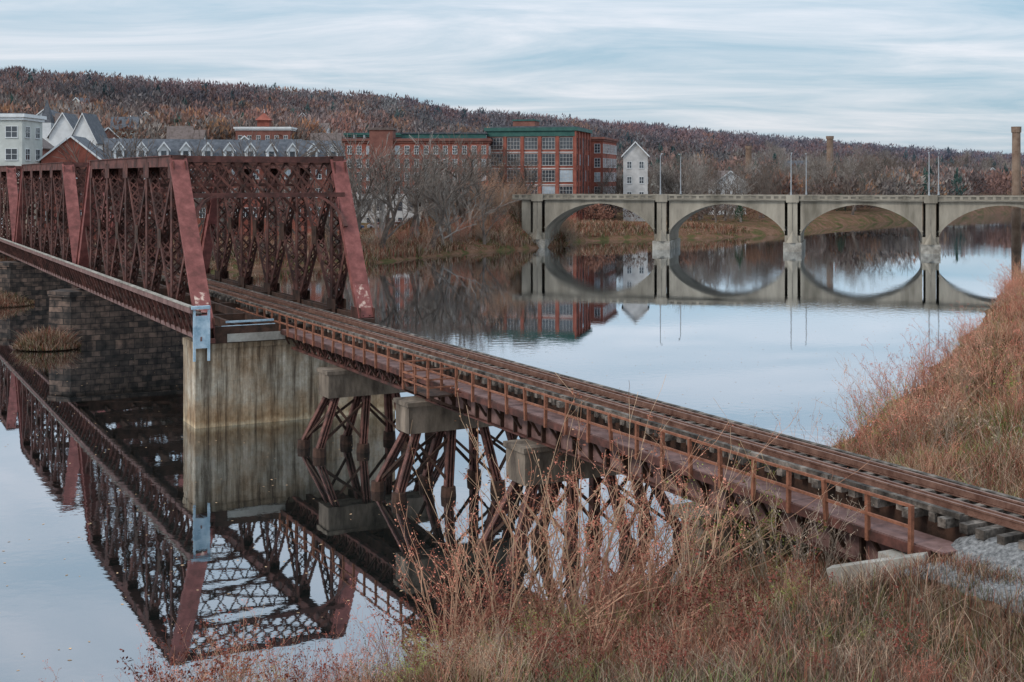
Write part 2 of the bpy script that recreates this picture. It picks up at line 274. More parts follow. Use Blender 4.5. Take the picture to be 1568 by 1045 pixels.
for k in range(3):
    s0=57.9+SP*k; pl=LS/6
    for t in(TL,TR):
        nd=[s0+j*pl for j in range(7)]; nd[1]=s0+7.0; nd[5]=s0+LS-7.0
        if t==TR: nd[0]+=1.6
        TB.beam('top_chord',STEELC,L3(nd[1]-.4,t,HT),L3(nd[5]+.4,t,HT),.75,.7)
        TB.beam('top_chord',STEELC,L3(nd[1]-.4,t,HT+.37),L3(nd[5]+.4,t,HT+.37),.98,.05)
        q=nd[1]
        while q<nd[5]: TB.beam('splice_plates',STEEL,L3(q,t-.385,HT),L3(q+.7,t-.385,HT),.02,.6); q+=3.6
        TB.beam('bottom_chord',STEELD,L3(nd[0]-.3,t-.22,HB),L3(nd[6]+.3,t-.22,HB),.08,.65)
        TB.beam('bottom_chord',STEELD,L3(nd[0]-.3,t+.22,HB),L3(nd[6]+.3,t+.22,HB),.08,.65)
        for a,c in((0,1),(6,5)):
            p=L3(nd[a],t,HB);q=L3(nd[c],t,HT)
            TB.beam('end_posts',STEELP,p,q,.85,.66)
            ax=(q-p).normalized(); upv=Nn.cross(ax).normalized(); sg=-1 if upv.z<0 else 1
            TB.beam('end_posts',STEELP,p+upv*sg*.36,q+upv*sg*.36,1.1,.05,up=upv)
            if k==0 and a==0:
                TB.beam('graffiti',GRAF,p.lerp(q,.06)+upv*sg*.39,p.lerp(q,.20)+upv*sg*.39,.8,.006,up=upv)
            TB.beam('end_posts',STEELD,p,p-Z*.45,.9,.9)
            TB.beam('end_posts',STEEL,L3(nd[a]-.8,t,HB-.5),L3(nd[a]+.8,t,HB-.5),.9,.25)
            for o in(-.47,.47): TB.beam('gussets',STEEL,L3(nd[a]+(-.5 if a==0 else .5),t+o,HB+.2),L3(nd[a]+(1.3 if a==0 else -1.3),t+o,HB+.2),.03,1.2)
        for j in range(1,6):
            laced(TB,'verticals',STEEL,L3(nd[j],t,HB+.2),L3(nd[j],t,HT-.2),Nn,.34,.5)
            for o in(-.38,.38):
                TB.beam('gussets',STEEL,L3(nd[j]-.85,t+o,HT-.55),L3(nd[j]+.85,t+o,HT-.55),.03,1.1)
                TB.beam('gussets',STEELD,L3(nd[j]-.85,t+o,HB+.4),L3(nd[j]+.85,t+o,HB+.4),.03,1.1)
        for j in range(1,5):
            a0,a1=nd[j],nd[j+1]; mid=(a0+a1)/2; hm=(HB+HT)/2
            laced(TB,'diagonals',STEEL,L3(a0,t,HB+.3),L3(a1,t,HT-.3),Nn,.27,.36,.7)
            laced(TB,'diagonals',STEEL,L3(a0,t,HT-.3),L3(a1,t,HB+.3),Nn,.21,.34,.7)
            for o in(-.31,.31): TB.beam('gussets',STEELD,L3(mid-.5,t+o,hm),L3(mid+.5,t+o,hm),.03,1.3)
        for (a,c) in ((0,1),(6,5)):
            laced(TB,'diagonals',STEEL,L3((nd[a]+nd[c])/2,t,(HB+HT)/2),L3(nd[c],t,HB+.3),Nn,.2,.3,.7)
    nd=[s0+j*pl for j in range(7)]; nd[1]=s0+7.0; nd[5]=s0+LS-7.0
    for a,c in((0,1),(6,5)):
        def ps(h): return nd[a]+(nd[c]-nd[a])*(h-HB)/(HT-HB)
        h0,h1=13.8,15.95
        TB.beam('portal_bracing',STEELC,L3(ps(h1)-.02,TL-.45,h1+.2),L3(ps(h1)-.02,TR+.45,h1+.2),.45,.4)
        TB.beam('portal_bracing',STEELC,L3(ps(h0),TL,h0),L3(ps(h0),TR,h0),.35,.3)
        w=TR-TL; n=12
        for i in range(-2,n+1):
            for sg in(1,-1):
                x0=TL+w*i/n; x1=x0+2*w/n; ha,hb=(h0,h1) if sg>0 else (h1,h0)
                def cl(x): return min(max(x,TL),TR)
                f0=(cl(x0)-x0)/(x1-x0); f1=(cl(x1)-x0)/(x1-x0)
                if f1<=f0: continue
                A=ha+(hb-ha)*f0; B=ha+(hb-ha)*f1
                TB.beam('portal_bracing',STEEL,L3(ps(A)+.03*sg,cl(x0),A),L3(ps(B)+.03*sg,cl(x1),B),.03,.16)
        for t,sg in((TL,1),(TR,-1)):
            prev=None
            for i in range(9):
                th=math.pi/2*i/8; x=t+sg*(.4+2.1*(1-math.cos(th))); h=11.7+2.1*math.sin(th)
                q=L3(ps(h),x,h)
                if prev is not None: TB.beam('portal_bracing',STEELC,prev,q,.3,.16)
                prev=q
            for i in(2,4,6):
                th=math.pi/2*i/8; x=t+sg*(.4+2.1*(1-math.cos(th))); h=11.7+2.1*math.sin(th)
                TB.beam('portal_bracing',STEEL,L3(ps(h),x,h),L3(ps(13.8),t+sg*.4,13.8),.05,.1)
    for j in range(2,5):
        for hh in(HT+.1,HT-1.6): TB.beam('sway_bracing',STEEL,L3(nd[j],TL,hh),L3(nd[j],TR,hh),.25,.2)
        n=10
        for i in range(n):
            x0=TL+(TR-TL)*i/n;x1=TL+(TR-TL)*(i+1)/n
            TB.beam('sway_bracing',STEEL,L3(nd[j],x0,HT+.1),L3(nd[j],x1,HT-1.6),.03,.1); TB.beam('sway_bracing',STEEL,L3(nd[j]+.05,x0,HT-1.6),L3(nd[j]+.05,x1,HT+.1),.03,.1)
        for t,sg in((TL,1),(TR,-1)): TB.beam('sway_bracing',STEEL,L3(nd[j],t+sg*.3,HT-3.6),L3(nd[j],t+sg*2.2,HT-1.6),.15,.18)
    for j in range(1,5):
        TB.beam('top_laterals',STEEL,L3(nd[j],TL,HT+.05),L3(nd[j+1],TR,HT+.05),.2,.14); TB.beam('top_laterals',STEEL,L3(nd[j],TR,HT-.12),L3(nd[j+1],TL,HT-.12),.2,.14)
    for j in range(7): TB.beam('floor_beams',STEELD,L3(nd[j],TL,HB-.25),L3(nd[j],TR,HB-.25),.3,1.0)
    for t in(-.8,1.6,3.4,5.0): TB.beam('floor_beams',STEELD,L3(nd[0],t,HB+.02),L3(nd[6],t,HB+.02),.25,.5)
    for j in range(6):
        TB.beam('floor_beams',STEELD,L3(nd[j],TL,HB-.6),L3(nd[j+1],TR,HB-.6),.15,.12);TB.beam('floor_beams',STEELD,L3(nd[j],TR,HB-.75),L3(nd[j+1],TL,HB-.75),.15,.12)
sA,sB=56.4,190
TB.beam('walkway_edge',PURP,L3(sA,-4.1,7.2),L3(sB,-4.1,7.2),.16,.34)
TB.beam('walkway_kerb',CONCL,L3(sA,-4.1,7.42),L3(sB,-4.1,7.42),.26,.08)
TB.beam('walkway_deck',TIE,L3(sA,-3.75,7.0),L3(sB,-3.75,7.0),.55,.08)
TB.beam('walkway_edge',PURP,L3(sA,-3.5,5.5),L3(sB,-3.5,5.5),.1,.25)
s=sA+.3
while s<sB:
    TB.beam('walkway_brackets',STEEL,L3(s,-4.05,7.02),L3(s,-3.5,5.5),.12,.14)
    TB.beam('walkway_brackets',STEEL,L3(s,-4.05,6.95),L3(s,-3.1,6.95),.1,.12)
    TB.beam('walkway_brackets',STEEL,L3(s,-3.5,6.9),L3(s,-3.5,5.4),.12,.12)
    s+=1.45
TB.finish()
TC=4.2
TK=Obj('railway_track')
s=-12.0
while s<189:
    ex=random.uniform(-.12,.12); lg=1.5+(.15 if random.random()<.3 else 0)
    TK.beam('ties',TIE,L3(s,TC-lg+ex,6.12+random.uniform(-.02,.02)),L3(s+random.uniform(-.04,.04),TC+1.5+ex,6.12+random.uniform(-.02,.02)),random.uniform(.22,.28),.24)
    s+=.60 if s<70 else .75
for t in(-.79,.79):
    TK.beam('rails',RAIL,L3(-12,TC+t,6.26),L3(189,TC+t,6.26),.17,.035); TK.beam('rails',RAIL,L3(-12,TC+t,6.34),L3(189,TC+t,6.34),.03,.14); TK.beam('rails',RAIL,L3(-12,TC+t,6.43),L3(189,TC+t,6.43),.085,.05)
for t in(-.5,.5):
    TK.beam('guard_rails',RAIL,L3(2,TC+t,6.25),L3(189,TC+t,6.25),.15,.03); TK.beam('guard_rails',RAIL,L3(2,TC+t,6.36),L3(189,TC+t,6.36),.07,.16)
for t in(-1.3,1.3):
    s=4.5
    while s<189: TK.beam('timber_guards',TIE,L3(s,TC+t+random.uniform(-.02,.02),6.31),L3(min(s+4.9,189),TC+t+random.uniform(-.02,.02),6.31),.18,.14); s+=4.95
TK.finish()
AP=Obj('railway_trestle_approach')
for t in(2.35,3.3,5.1,6.05):
    s0=4.6 ; s1=57.2
    if t==2.35:
        AP.beam('plate_girder',PURP,L3(s0,t,4.98),L3(36.8,t,4.98),.04,1.05)
        for h in(4.47,5.5): AP.beam('girder_flanges',STEEL,L3(s0,t,h),L3(36.8,t,h),.42,.06)
        s=s0+.4
        while s<36.5: AP.beam('stiffeners',STEELD,L3(s,t-.1,4.5),L3(s,t-.1,5.47),.08,.18,up=Nn); s+=1.2
        for h in(4.55,5.5): AP.beam('lattice_girder',STEEL,L3(37,t,h),L3(s1,t,h),.25,.14)
        s=37
        while s<s1-.8:
            AP.beam('lattice_girder',STEEL,L3(s,t,4.55),L3(s+1,t,5.5),.08,.12);AP.beam('lattice_girder',STEEL,L3(s+1,t,4.55),L3(s,t+.05,5.5),.08,.12)
            AP.beam('lattice_girder',STEEL,L3(s,t,4.55),L3(s,t,5.5),.1,.1,up=Nn); s+=1.1
    else: AP.beam('inner_girders',STEELD,L3(s0,t,5.22),L3(s1,t,5.22),.3,1.5)
s=5.8
while s<57: AP.beam('cross_frames',STEELD,L3(s,2.35,4.7),L3(s,6.05,5.6),.08,.1);AP.beam('cross_frames',STEELD,L3(s,6.05,4.7),L3(s,2.35,5.6),.08,.1); s+=2.4
s=4.0
while s<64:
    AP.beam('walkway',PURP,L3(s,2.25,5.62+random.uniform(0,.015)),L3(min(s+2.94,64),2.25,5.62+random.uniform(0,.015)),.95,.05); s+=2.95
AP.beam('walkway_edge',STEEL,L3(4.4,1.72,5.5),L3(64,1.72,5.5),.06,.26)
s=5.0
while s<64:
    AP.beam('walkway_brackets',STEELD,L3(s,1.8,5.5),L3(s,3.0,5.5),.1,.14); AP.beam('walkway_brackets',STEELD,L3(s,1.8,5.45),L3(s,2.3,4.7),.08,.1)
    AP.beam('railing_posts',RUST,L3(s,1.66+random.uniform(-.03,.03),5.35),L3(s+random.uniform(-.05,.05),1.66+random.uniform(-.06,.06),6.64),.11,.11,up=Nn); s+=1.6
for h in(6.6,6.08):
    s=5.0
    while s<63: AP.beam('railing_rails',RUST,L3(s,1.66+random.uniform(-.02,.02),h+random.uniform(-.015,.015)),L3(s+4.8,1.66+random.uniform(-.02,.02),h+random.uniform(-.015,.015)),.07,.075); s+=4.8
AP.beam('refuge_platform',STEELD,L3(32.6,1.1,5.35),L3(35.4,1.1,5.35),1.15,.08)
for sx in(32.6,35.4):
    AP.beam('refuge_railing',RUST,L3(sx,.45,5.3),L3(sx,.45,6.6),.09,.09,up=Nn)
    for h in(6.55,6.1,5.75): AP.beam('refuge_railing',RUST,L3(sx,.45,h),L3(sx,1.7,h),.07,.07)
    AP.beam('refuge_platform',STEELD,L3(sx,.5,5.3),L3(sx,2.2,4.6),.1,.12)
AP.beam('refuge_railing',RUST,L3(34,.45,5.3),L3(34,.45,6.6),.09,.09,up=Nn)
for h in(6.55,6.1,5.75): AP.beam('refuge_railing',RUST,L3(32.6,.45,h),L3(35.4,.45,h),.07,.07)
for sb in(48.4,37.3,25.8):
    AP.beam('concrete_caps',CONCD,L3(sb,1.2,3.62),L3(sb,7.5,3.62),1.6,1.3)
    AP.beam('concrete_caps',CONCD,L3(sb,1.1,4.34),L3(sb,7.6,4.34),1.75,.2)
    for row in(-1,1):
        legs=[(1.7,.5),(3.5,3.0),(5.2,5.6),(7.0,8.2)]; base=[]
        for tt,tb in legs:
            top=L3(sb+row*.55,tt,3.0); bot=L3(sb+row*1.3,tb,.3); base.append((top,bot))
            AP.beam('trestle_legs',LEG,top,bot,.30,.06,up=Nn);AP.beam('trestle_legs',LEG,top+Nn*.16,bot+Nn*.16,.06,.32,up=D)
            AP.beam('trestle_legs',LEG,top-Nn*.16,bot-Nn*.16,.06,.32,up=D)
            AP.cyl('leg_footings',STEELD,bot+Z*.15,V((bot.x,bot.y,-2)),.34,.5,10)
        for i in range(len(base)-1):
            a,b_=base[i],base[i+1]
            AP.beam('leg_bracing',STEELD,a[0].lerp(a[1],.12),b_[0].lerp(b_[1],.88),.1,.13)
            if i!=1: AP.beam('leg_bracing',STEELD,b_[0].lerp(b_[1],.12),a[0].lerp(a[1],.88),.1,.13)
    for tb in(.5,8.2):
        AP.beam('leg_bracing',STEELD,L3(sb-.7,tb+(.9 if tb<1 else -.9),2.4),L3(sb+1.3,tb,.4),.1,.12)
AP.beam('shore_pier',CONCD,L3(14.3,1.5,1.7),L3(14.3,7.2,1.7),1.2,5.0); AP.beam('shore_pier_cap',CONCD,L3(14.3,1.2,4.3),L3(14.3,7.5,4.3),1.6,.3)
AP.beam('abutment',CONCL,L3(5.3,1.3,4.05),L3(5.3,7.6,4.05),1.0,2.5)
AP.beam('abutment_wing',CONCL,L3(6.6,.5,4.45),L3(4.3,1.6,5.25),.42,.7)
AP.finish()
PR=Obj('concrete_bridge_pier')
PR.beam('pier_body',CONC,L3(59.3,-3.5,1.45),L3(59.3,9.3,1.45),3.0,6.9)
PR.beam('pier_coping',CONC,L3(59.3,-3.54,4.9),L3(59.3,9.34,4.9),3.07,.42)
PR.beam('bridge_seat',CONCL,L3(57.95,-1.6,5.3),L3(57.95,2.0,5.3),.5,.5)
PR.beam('seat_barrier',BLUEP,L3(57.9,-1.9,5.85),L3(57.9,1.4,5.85),.12,.35)
for t in(-1.8,-.6,.5): PR.beam('bridge_seat',CONCL,L3(58.3,t,5.6),L3(58.3,t+.9,5.6),.8,.3)
PR.beam('seat_barrier',BLUEP,L3(58.8,-1.4,6.15),L3(58.8,1.6,6.15),.08,.12)
PR.beam('bearing_screen',BLUEP,L3(56.5,-3.95,5.9),L3(56.5,-3.0,5.9),.14,1.9)
PR.beam('bearing_screen',BLUEP,L3(56.4,-4.1,7.35),L3(56.4,-3.0,7.35),.3,.18)
for t in(-3.9,-3.05): PR.beam('bearing_screen',BLUEP,L3(56.44,t,4.2),L3(56.44,t,7.2),.10,.14,up=Nn)
PR.finish()
for sp in(102,146,190):
    P=Obj('stone_bridge_pier')
    def ring(tl,th,h): return [L3(sp-th,tl,h),L3(sp,tl-1.6,h),L3(sp+th,tl,h),L3(sp+th,9.3,h),L3(sp-th,9.3,h)]
    a=ring(-4.2,2.1,-2)+ring(-3.9,1.7,4.4)
    P.poly('masonry',STONE,a,[(0,1,6,5),(1,2,7,6),(2,3,8,7),(3,4,9,8),(4,0,5,9),(5,6,7,8,9)])
    a=ring(-4.1,1.95,4.4)+ring(-4.1,1.95,4.85)
    P.poly('coping',STONE,a,[(0,1,6,5),(1,2,7,6),(2,3,8,7),(3,4,9,8),(4,0,5,9),(5,6,7,8,9)])
    P.finish()
# ------------------------------------------------------------------ arch bridge
M=Matrix(((.963,.27,0,8.8),(-.27,.963,0,275),(0,0,1,0),(0,0,0,1)))
AB=Obj('concrete_arch_road_bridge',M); W=13.0
piers=[-3.5+26.37*i for i in range(8)]
hw=1.55; hs=3.2; hc=9.45; HD=10.15
for i,u in enumerate(piers):
    AB.box('pier_shafts',ARCHC,u-hw,u+hw,0,W,-2,hs)
    AB.box('pier_footings',CONCL,u-hw-.25,u+hw+.25,-.9,W+.9,-2,1.8)
    AB.box('pilasters',ARCHC,u-hw*.62,u+hw*.62,-.35,-.002,1.8,HD); AB.box('pilasters',ARCHC,u-hw*.62,u+hw*.62,W+.002,W+.35,1.8,HD)
    AB.box('pilaster_joint',ARCHD,u-.10,u+.10,-.39,-.36,2.2,HD-.2)
    AB.poly('cutwaters',ARCHC,[(u-hw*.8,-.5,1.8),(u,-1.5,1.8),(u+hw*.8,-.5,1.8),(u,-.38,4.2)],[(0,1,3),(1,2,3),(0,3,2)])
    if i<len(piers)-1:
        a,b_=u+hw,piers[i+1]-hw; n=28; xs=[a+(b_-a)*(1-math.cos(math.pi*j/n))/2 for j in range(n+1)]
        def az(x):
            q=(2*(x-a)/(b_-a)-1); e=math.sqrt(max(0,1-q*q)); return hs+(hc-hs)*(.55*e+.45*(1-q*q))
        for j in range(n):
            x0,x1=xs[j],xs[j+1]; z0,z1=az(x0),az(x1)
            AB.poly('spandrels',ARCHC,[(x0,0,z0),(x1,0,z1),(x1,0,HD),(x0,0,HD),(x0,W,z0),(x1,W,z1),(x1,W,HD),(x0,W,HD)],[(0,1,2,3),(5,4,7,6),(4,5,1,0)])
            cx=(a+b_)/2
            def offp(x,z):
                dx=(x-cx)/((b_-a)/2)**2; dz=max(z-hs,0.01)/(hc-hs)**2; l=math.hypot(dx,dz); return x+dx/l*.5,z+dz/l*.5
            A,B=offp(x0,z0),offp(x1,z1)
            if a-.3<A[0] and B[0]<b_+.3:
                AB.poly('arch_ring',ARCHC,[(x0,-.10,z0),(x1,-.10,z1),(B[0],-.10,B[1]),(A[0],-.10,A[1]),(x0,0.02,z0),(x1,.02,z1),(B[0],0,B[1]),(A[0],0,A[1])],[(0,1,2,3),(3,2,6,7),(4,5,1,0)])
u0,u1=-9,piers[-1]
AB.box('abutment',ARCHC,-7,piers[0]-hw,.003,W-.003,-1,HD)
for y0,y1 in((-.6,.25),(W-.25,W+.6)): AB.box('cornice',ARCHD,u0,u1,y0,y1,HD,HD+.22)
AB.box('roadway',ASPH,u0,u1,.26,W-.26,HD+.005,HD+.12)
for yy in(-.3,W+.05):
    AB.box('parapet',ARCHC,u0,u1,yy,yy+.25,HD+.221,HD+.42)
    AB.box('parapet',ARCHC,u0,u1,yy-.05,yy+.3,HD+.92,HD+1.1)
    AB.box('parapet_infill',ARCHD,u0,u1,yy+.08,yy+.17,HD+.42,HD+.92)
    x=u0
    while x<u1: AB.box('parapet',ARCHC,x,x+.55,yy-.01,yy+.26,HD+.42,HD+.921); x+=1.5
for i,u in enumerate(piers): AB.box('pilaster_caps',ARCHC,u-hw*.8,u+hw*.8,-.66,-.31,HD-.3,HD+1.2)
AB.finish()
for i in range(1,6):
    for yy,du in((.1,-.3),(W-.1,2.0)):
        Lp=Obj('street_lamp',M); u=piers[i]+du
        Lp.cyl('base',METAL,(u,yy,HD+1.1),(u,yy,HD+1.8),.22,.16,8); Lp.cyl('pole',METAL,(u,yy,HD+1.8),(u,yy,HD+9.2),.13,.08,8)
        sg=1 if yy<5 else -1
        Lp.cyl('arm',METAL,(u,yy,HD+9.1),(u,yy+sg*1.6,HD+9.6),.06,.05,6); Lp.beam('lamp_head',METAL,(u,yy+sg*1.4,HD+9.6),(u,yy+sg*2.2,HD+9.65),.3,.16); Lp.finish()
# ------------------------------------------------------------------ buildings
def TM(x,y,z,deg): return Matrix.Translation((x,y,z))@Matrix.Rotation(math.radians(deg),4,'Z')
def gz(x,y): return float(hgt(np.array([x]),np.array([y]))[0])
def win(b,side,u,z,w,h,Ln,Dp,frame=WHITE,glass=GLASS,mull=(1,1)):
    def bx(part,m,u0,u1,d0,d1,z0,z1):
        if side=='f': b.box(part,m,u0,u1,-d1,-d0,z0,z1)
        elif side=='r': b.box(part,m,Ln+d0,Ln+d1,u0,u1,z0,z1)
        else: b.box(part,m,-d1,-d0,u0,u1,z0,z1)
    g=glass if random.random()>.16 else GLASSB
    bx('glass' if g is glass else 'blinds',g,u-w/2,u+w/2,.003,.03,z,z+h)
    f=.09
    bx('frames',frame,u-w/2-f,u+w/2+f,.002,.10,z+h,z+h+f);bx('sills',frame,u-w/2-.15,u+w/2+.15,.002,.16,z-.15,z)
    bx('frames',frame,u-w/2-f,u-w/2,.002,.10,z,z+h);bx('frames',frame,u+w/2,u+w/2+f,.002,.10,z,z+h)
    for k in range(mull[0]):
        uu_=u-w/2+w*(k+1)/(mull[0]+1); bx('mullions',frame,uu_-.04,uu_+.04,.031,.06,z,z+h)
    for k in range(mull[1]):
        zz=z+h*(k+1)/(mull[1]+1); bx('mullions',frame,u-w/2,u+w/2,.061,.075,zz-.035,zz+.035)
def gable(b,part,m,x0,x1,y0,y1,z,hr,axis='x',ov=.5,wall=None):
    t=.25
    if axis=='x':
        ym=(y0+y1)/2
        for sg in(-1,1):
            ye=y0-ov if sg<0 else y1+ov; ze=z-ov*hr/((y1-y0)/2)
            b.poly(part,m,[(x0-ov,ye,ze),(x1+ov,ye,ze),(x1+ov,ym,z+hr),(x0-ov,ym,z+hr),(x0-ov,ye,ze+t),(x1+ov,ye,ze+t),(x1+ov,ym,z+hr+t),(x0-ov,ym,z+hr+t)],[(0,1,2,3),(7,6,5,4),(0,4,5,1),(1,5,6,2),(3,7,4,0)])
        if wall: b.poly('gable_walls',wall,[(x0,y0,z),(x0,y1,z),(x0,ym,z+hr),(x1,y0,z),(x1,y1,z),(x1,ym,z+hr)],[(0,2,1),(3,4,5)])
    else:
        xm=(x0+x1)/2
        for sg in(-1,1):
            xe=x0-ov if sg<0 else x1+ov; ze=z-ov*hr/((x1-x0)/2)
            b.poly(part,m,[(xe,y0-ov,ze),(xe,y1+ov,ze),(xm,y1+ov,z+hr),(xm,y0-ov,z+hr),(xe,y0-ov,ze+t),(xe,y1+ov,ze+t),(xm,y1+ov,z+hr+t),(xm,y0-ov,z+hr+t)],[(0,1,2,3),(7,6,5,4),(0,4,5,1),(1,5,6,2),(3,7,4,0)])
            b.poly('bargeboards',WHITE,[(xe,y0-ov-.03,ze-.1),(xm,y0-ov-.03,z+hr-.1),(xm,y0-ov-.03,z+hr+.32),(xe,y0-ov-.03,ze+.32)],[(0,1,2,3)])
        if wall: b.poly('gable_walls',wall,[(x0,y0,z),(x1,y0,z),(xm,y0,z+hr),(x0,y1,z),(x1,y1,z),(xm,y1,z+hr)],[(0,1,2),(3,5,4)])
def block(name,x,y,deg,Ln,Dp,base,top,wall,storeys,bay,ww,wh,trim=WHITE,roof='flat',roofm=SLATE,hr=3,frame=WHITE,mull=(1,1),sides='fr',axis='x',fin=True,foot=8):
    b=Obj(name,TM(x,y,0,deg)); b.box('walls',wall,0,Ln,0,Dp,base-foot,top)
    sh=(top-base-.6)/storeys
    for sd in sides:
        tot=(Ln if sd=='f' else Dp); n=max(1,int(tot/bay))
        for i in range(n):
            for k in range(storeys): win(b,sd,tot*(i+.5)/n,base+k*sh+(sh-wh)*.5,ww,wh,Ln,Dp,frame,GLASS,mull)
    if roof=='flat':
        b.box('cornice',trim,-.6,Ln+.6,-.6,Dp+.6,top,top+.6); b.box('cornice',trim,-.3,Ln+.3,-.3,Dp+.3,top-.5,top-.003)
        b.box('roof',roofm,.2,Ln-.2,.2,Dp-.2,top+.5,top+.75)
    else: gable(b,'roof',roofm,0,Ln,0,Dp,top,hr,axis,wall=wall)
    if fin: b.finish()
    return b
b=block('brick_mill_building',-43,336,-2,37,18,6.5,24.2,BRICK,5,2.35,1.05,2.0,trim=BRICKD,mull=(1,2),fin=False)
b.box('stair_tower',BRICKD,6.5,12.5,-1.2,5,4,27.0); b.box('tower_cap',BRNROOF,6.2,12.8,-1.5,5.3,27.0,27.6)
b.box('roof_monitor',GREEN,14,36,5,13,24.95,26.2); b.box('roof_monitor_top',SLATE,13.7,36.3,4.7,13.3,26.2,26.5)
b.box('white_base',GREYW,-.5,37.5,-4,-.1,-1,10.6)
for i in range(14):
    u=1.5+i*2.65; b.box('base_openings',GLASS,u-.6,u+.6,-4.06,-3.98,6.4,9.2); b.box('base_openings',GLASS,u-.5,u+.5,-4.06,-3.98,2.6,4.6)
    b.cyl('vents',METAL,(u,6,24.9),(u,6,25.9),.25,.25,6)
b.finish()
b=Obj('brick_mill_building',TM(-6.4,345,0,-13)); Ln,Dp=23.4,22
b.box('walls',BRICK,0,Ln,0,Dp,0,27.0)
sh=4.25
for k in range(5):
    z=4.6+k*sh
    for i in range(5): win(b,'f',Ln*(i+.5)/5,z+.7,3.3,2.9,Ln,Dp,frame=GREYW,mull=(3,2))
    for i in range(5):
        if i==2: continue
        win(b,'r',Dp*(i+.5)/5,z+.7,3.0,2.9,Ln,Dp,frame=BRICKD,mull=(3,2))
b.box('glass',GLASS,Ln+.01,Ln+.2,Dp*.4+.6,Dp*.6-.6,4,25.5)
for i in range(6):
    u=Ln*i/5; b.box('brick_piers',BRICK,u-.45,u+.45,-.35,-.002,2,27)
    u=Dp*i/5; b.box('brick_piers',BRICK,Ln+.002,Ln+.35,u-.45,u+.45,2,27)
for k in range(1,6):
    z=4.6+k*sh-.35; b.box('spandrel_bands',GREYW,0,Ln,-.12,-.003,z,z+.3)
b.box('cornice',GREEN,-.8,Ln+.8,-.8,Dp+.8,27,27.9); b.box('frieze',GREEN,-.3,Ln+.3,-.42,-.36,25.6,26.99)
b.box('roof',SLATE,.5,Ln-.5,.5,Dp-.5,27.9,28.3)
b.box('penthouse',BRICKD,5,11,8,14,28.3,30.0); b.box('penthouse_trim',GREEN,4.8,11.2,7.8,14.2,30.0,30.4)
b.finish()
block('brick_mill_building',16.5,366,-13,9,26,5,25.5,BRICK,5,2.8,1.5,2.4,trim=BRICKD,mull=(1,2))
block('brick_mill_building',-46,362,-2,60,16,6,26.5,BRICKD,5,3,1.3,2.2,trim=GREEN)
X0,Y0,X1,Y1=-78,252,-34.5,268
ang=math.degrees(math.atan2(Y1-Y0,X1-X0)); Ln=math.hypot(X1-X0,Y1-Y0)
b=block('townhouse_row',X0,Y0,ang,Ln,11,6,18.0,BRICK,3,2.1,1.0,1.7,roof='gable',hr=4.3,fin=False,sides='flr')
n=11
for i in range(n):
    u=Ln*(i+.5)/n; w=.95
    b.box('dormer_walls',WHITE,u-w,u+w,.4,4.6,18.2,20.2)
    b.box('dormer_glass',GLASS,u-.5,u+.5,.32,.39,18.9,20.1)
    for sg in(-1,1):
        b.poly('dormer_roofs',SLATE,[(u+sg*(w+.25),.05,20.0),(u,.05,21.6),(u,5.2,21.6),(u+sg*(w+.25),5.2,20.0),(u+sg*(w+.25),.05,20.2),(u,.05,21.8),(u,5.2,21.8),(u+sg*(w+.25),5.2,20.2)],[(0,1,2,3),(4,5,6,7),(0,1,5,4)])
        b.poly('dormer_bargeboards',WHITE,[(u+sg*(w+.3),.0,19.9),(u,.0,21.5),(u,.0,21.95),(u+sg*(w+.3),.0,20.3)],[(0,1,2,3)])
    b.poly('dormer_gables',WHITE,[(u-w,.38,20.2),(u+w,.38,20.2),(u,.38,21.55)],[(0,1,2)])
b.box('eaves_gutter',WHITE,-.5,Ln+.5,-.75,-.5,17.5,17.8)
b.finish()
block('brick_house',-86.5,240,8,10.5,14,6,18.2,BRICK,3,2.6,1.0,1.7,roof='gable',hr=4.2,axis='y')
block('brick_house',-106,262,8,11,14,6,21,BRICKD,3,2.6,1.0,1.7,roof='gable',hr=4.2,axis='y',roofm=BRNROOF)
block('cream_office_block',-113.5,232,0,26.5,10,5,25.6,CREAM,5,3.4,2.0,1.9,trim=WHITE,mull=(1,1))
block('tan_office_wing',-99,222,0,16.5,5,5,15,TAN,2,3.2,1.6,1.7,trim=WHITE)
def church(name,x,y,deg,w,dp,base,top,hr,wall,steeple=None):
    b=block(name,x,y,deg,w,dp,base,top,wall,2,2.6,1,1.8,roof='gable',hr=hr,axis='y',fin=False)
    if steeple:
        sx,sh=steeple; b.box('tower',wall,sx-1.4,sx+1.4,1,3.8,base,top+hr*.6)
        z=top+hr*.6; b.poly('spire',SLATE,[(sx-1.5,.9,z),(sx+1.5,.9,z),(sx+1.5,3.9,z),(sx-1.5,3.9,z),(sx,2.4,z+sh)],[(0,1,4),(1,2,4),(2,3,4),(3,0,4)])
    b.finish()
church('white_church',-117,330,2,7,10,10,25.5,5.5,WHITE,(-1.2,6))
church('white_house',-109,322,-2,6.5,9,10,24,6.5,WHITE)
b=block('brick_hall',-91,430,0,18,12,20,30.8,BRICKD,2,2.6,1.2,1.8,trim=WHITE,roofm=BRNROOF,fin=False)
b.box('cupola',BRICK,6.3,10.3,4,8,31,33.8); b.poly('cupola_roof',BRICK,[(5.6,3.3,33.8),(11,3.3,33.8),(11,8.7,33.8),(5.6,8.7,33.8),(8.3,6,36.4)],[(0,1,4),(1,2,4),(2,3,4),(3,0,4)]); b.cyl('finial',WHITE,(8.3,6,36.2),(8.3,6,37.6),.12,.05,6)
b.finish()
block('white_house',29.8,350,-6,6.5,12,8,20.8,GREYW,3,2.4,1.1,1.7,roof='gable',hr=3.4,axis='y',frame=WHITE)
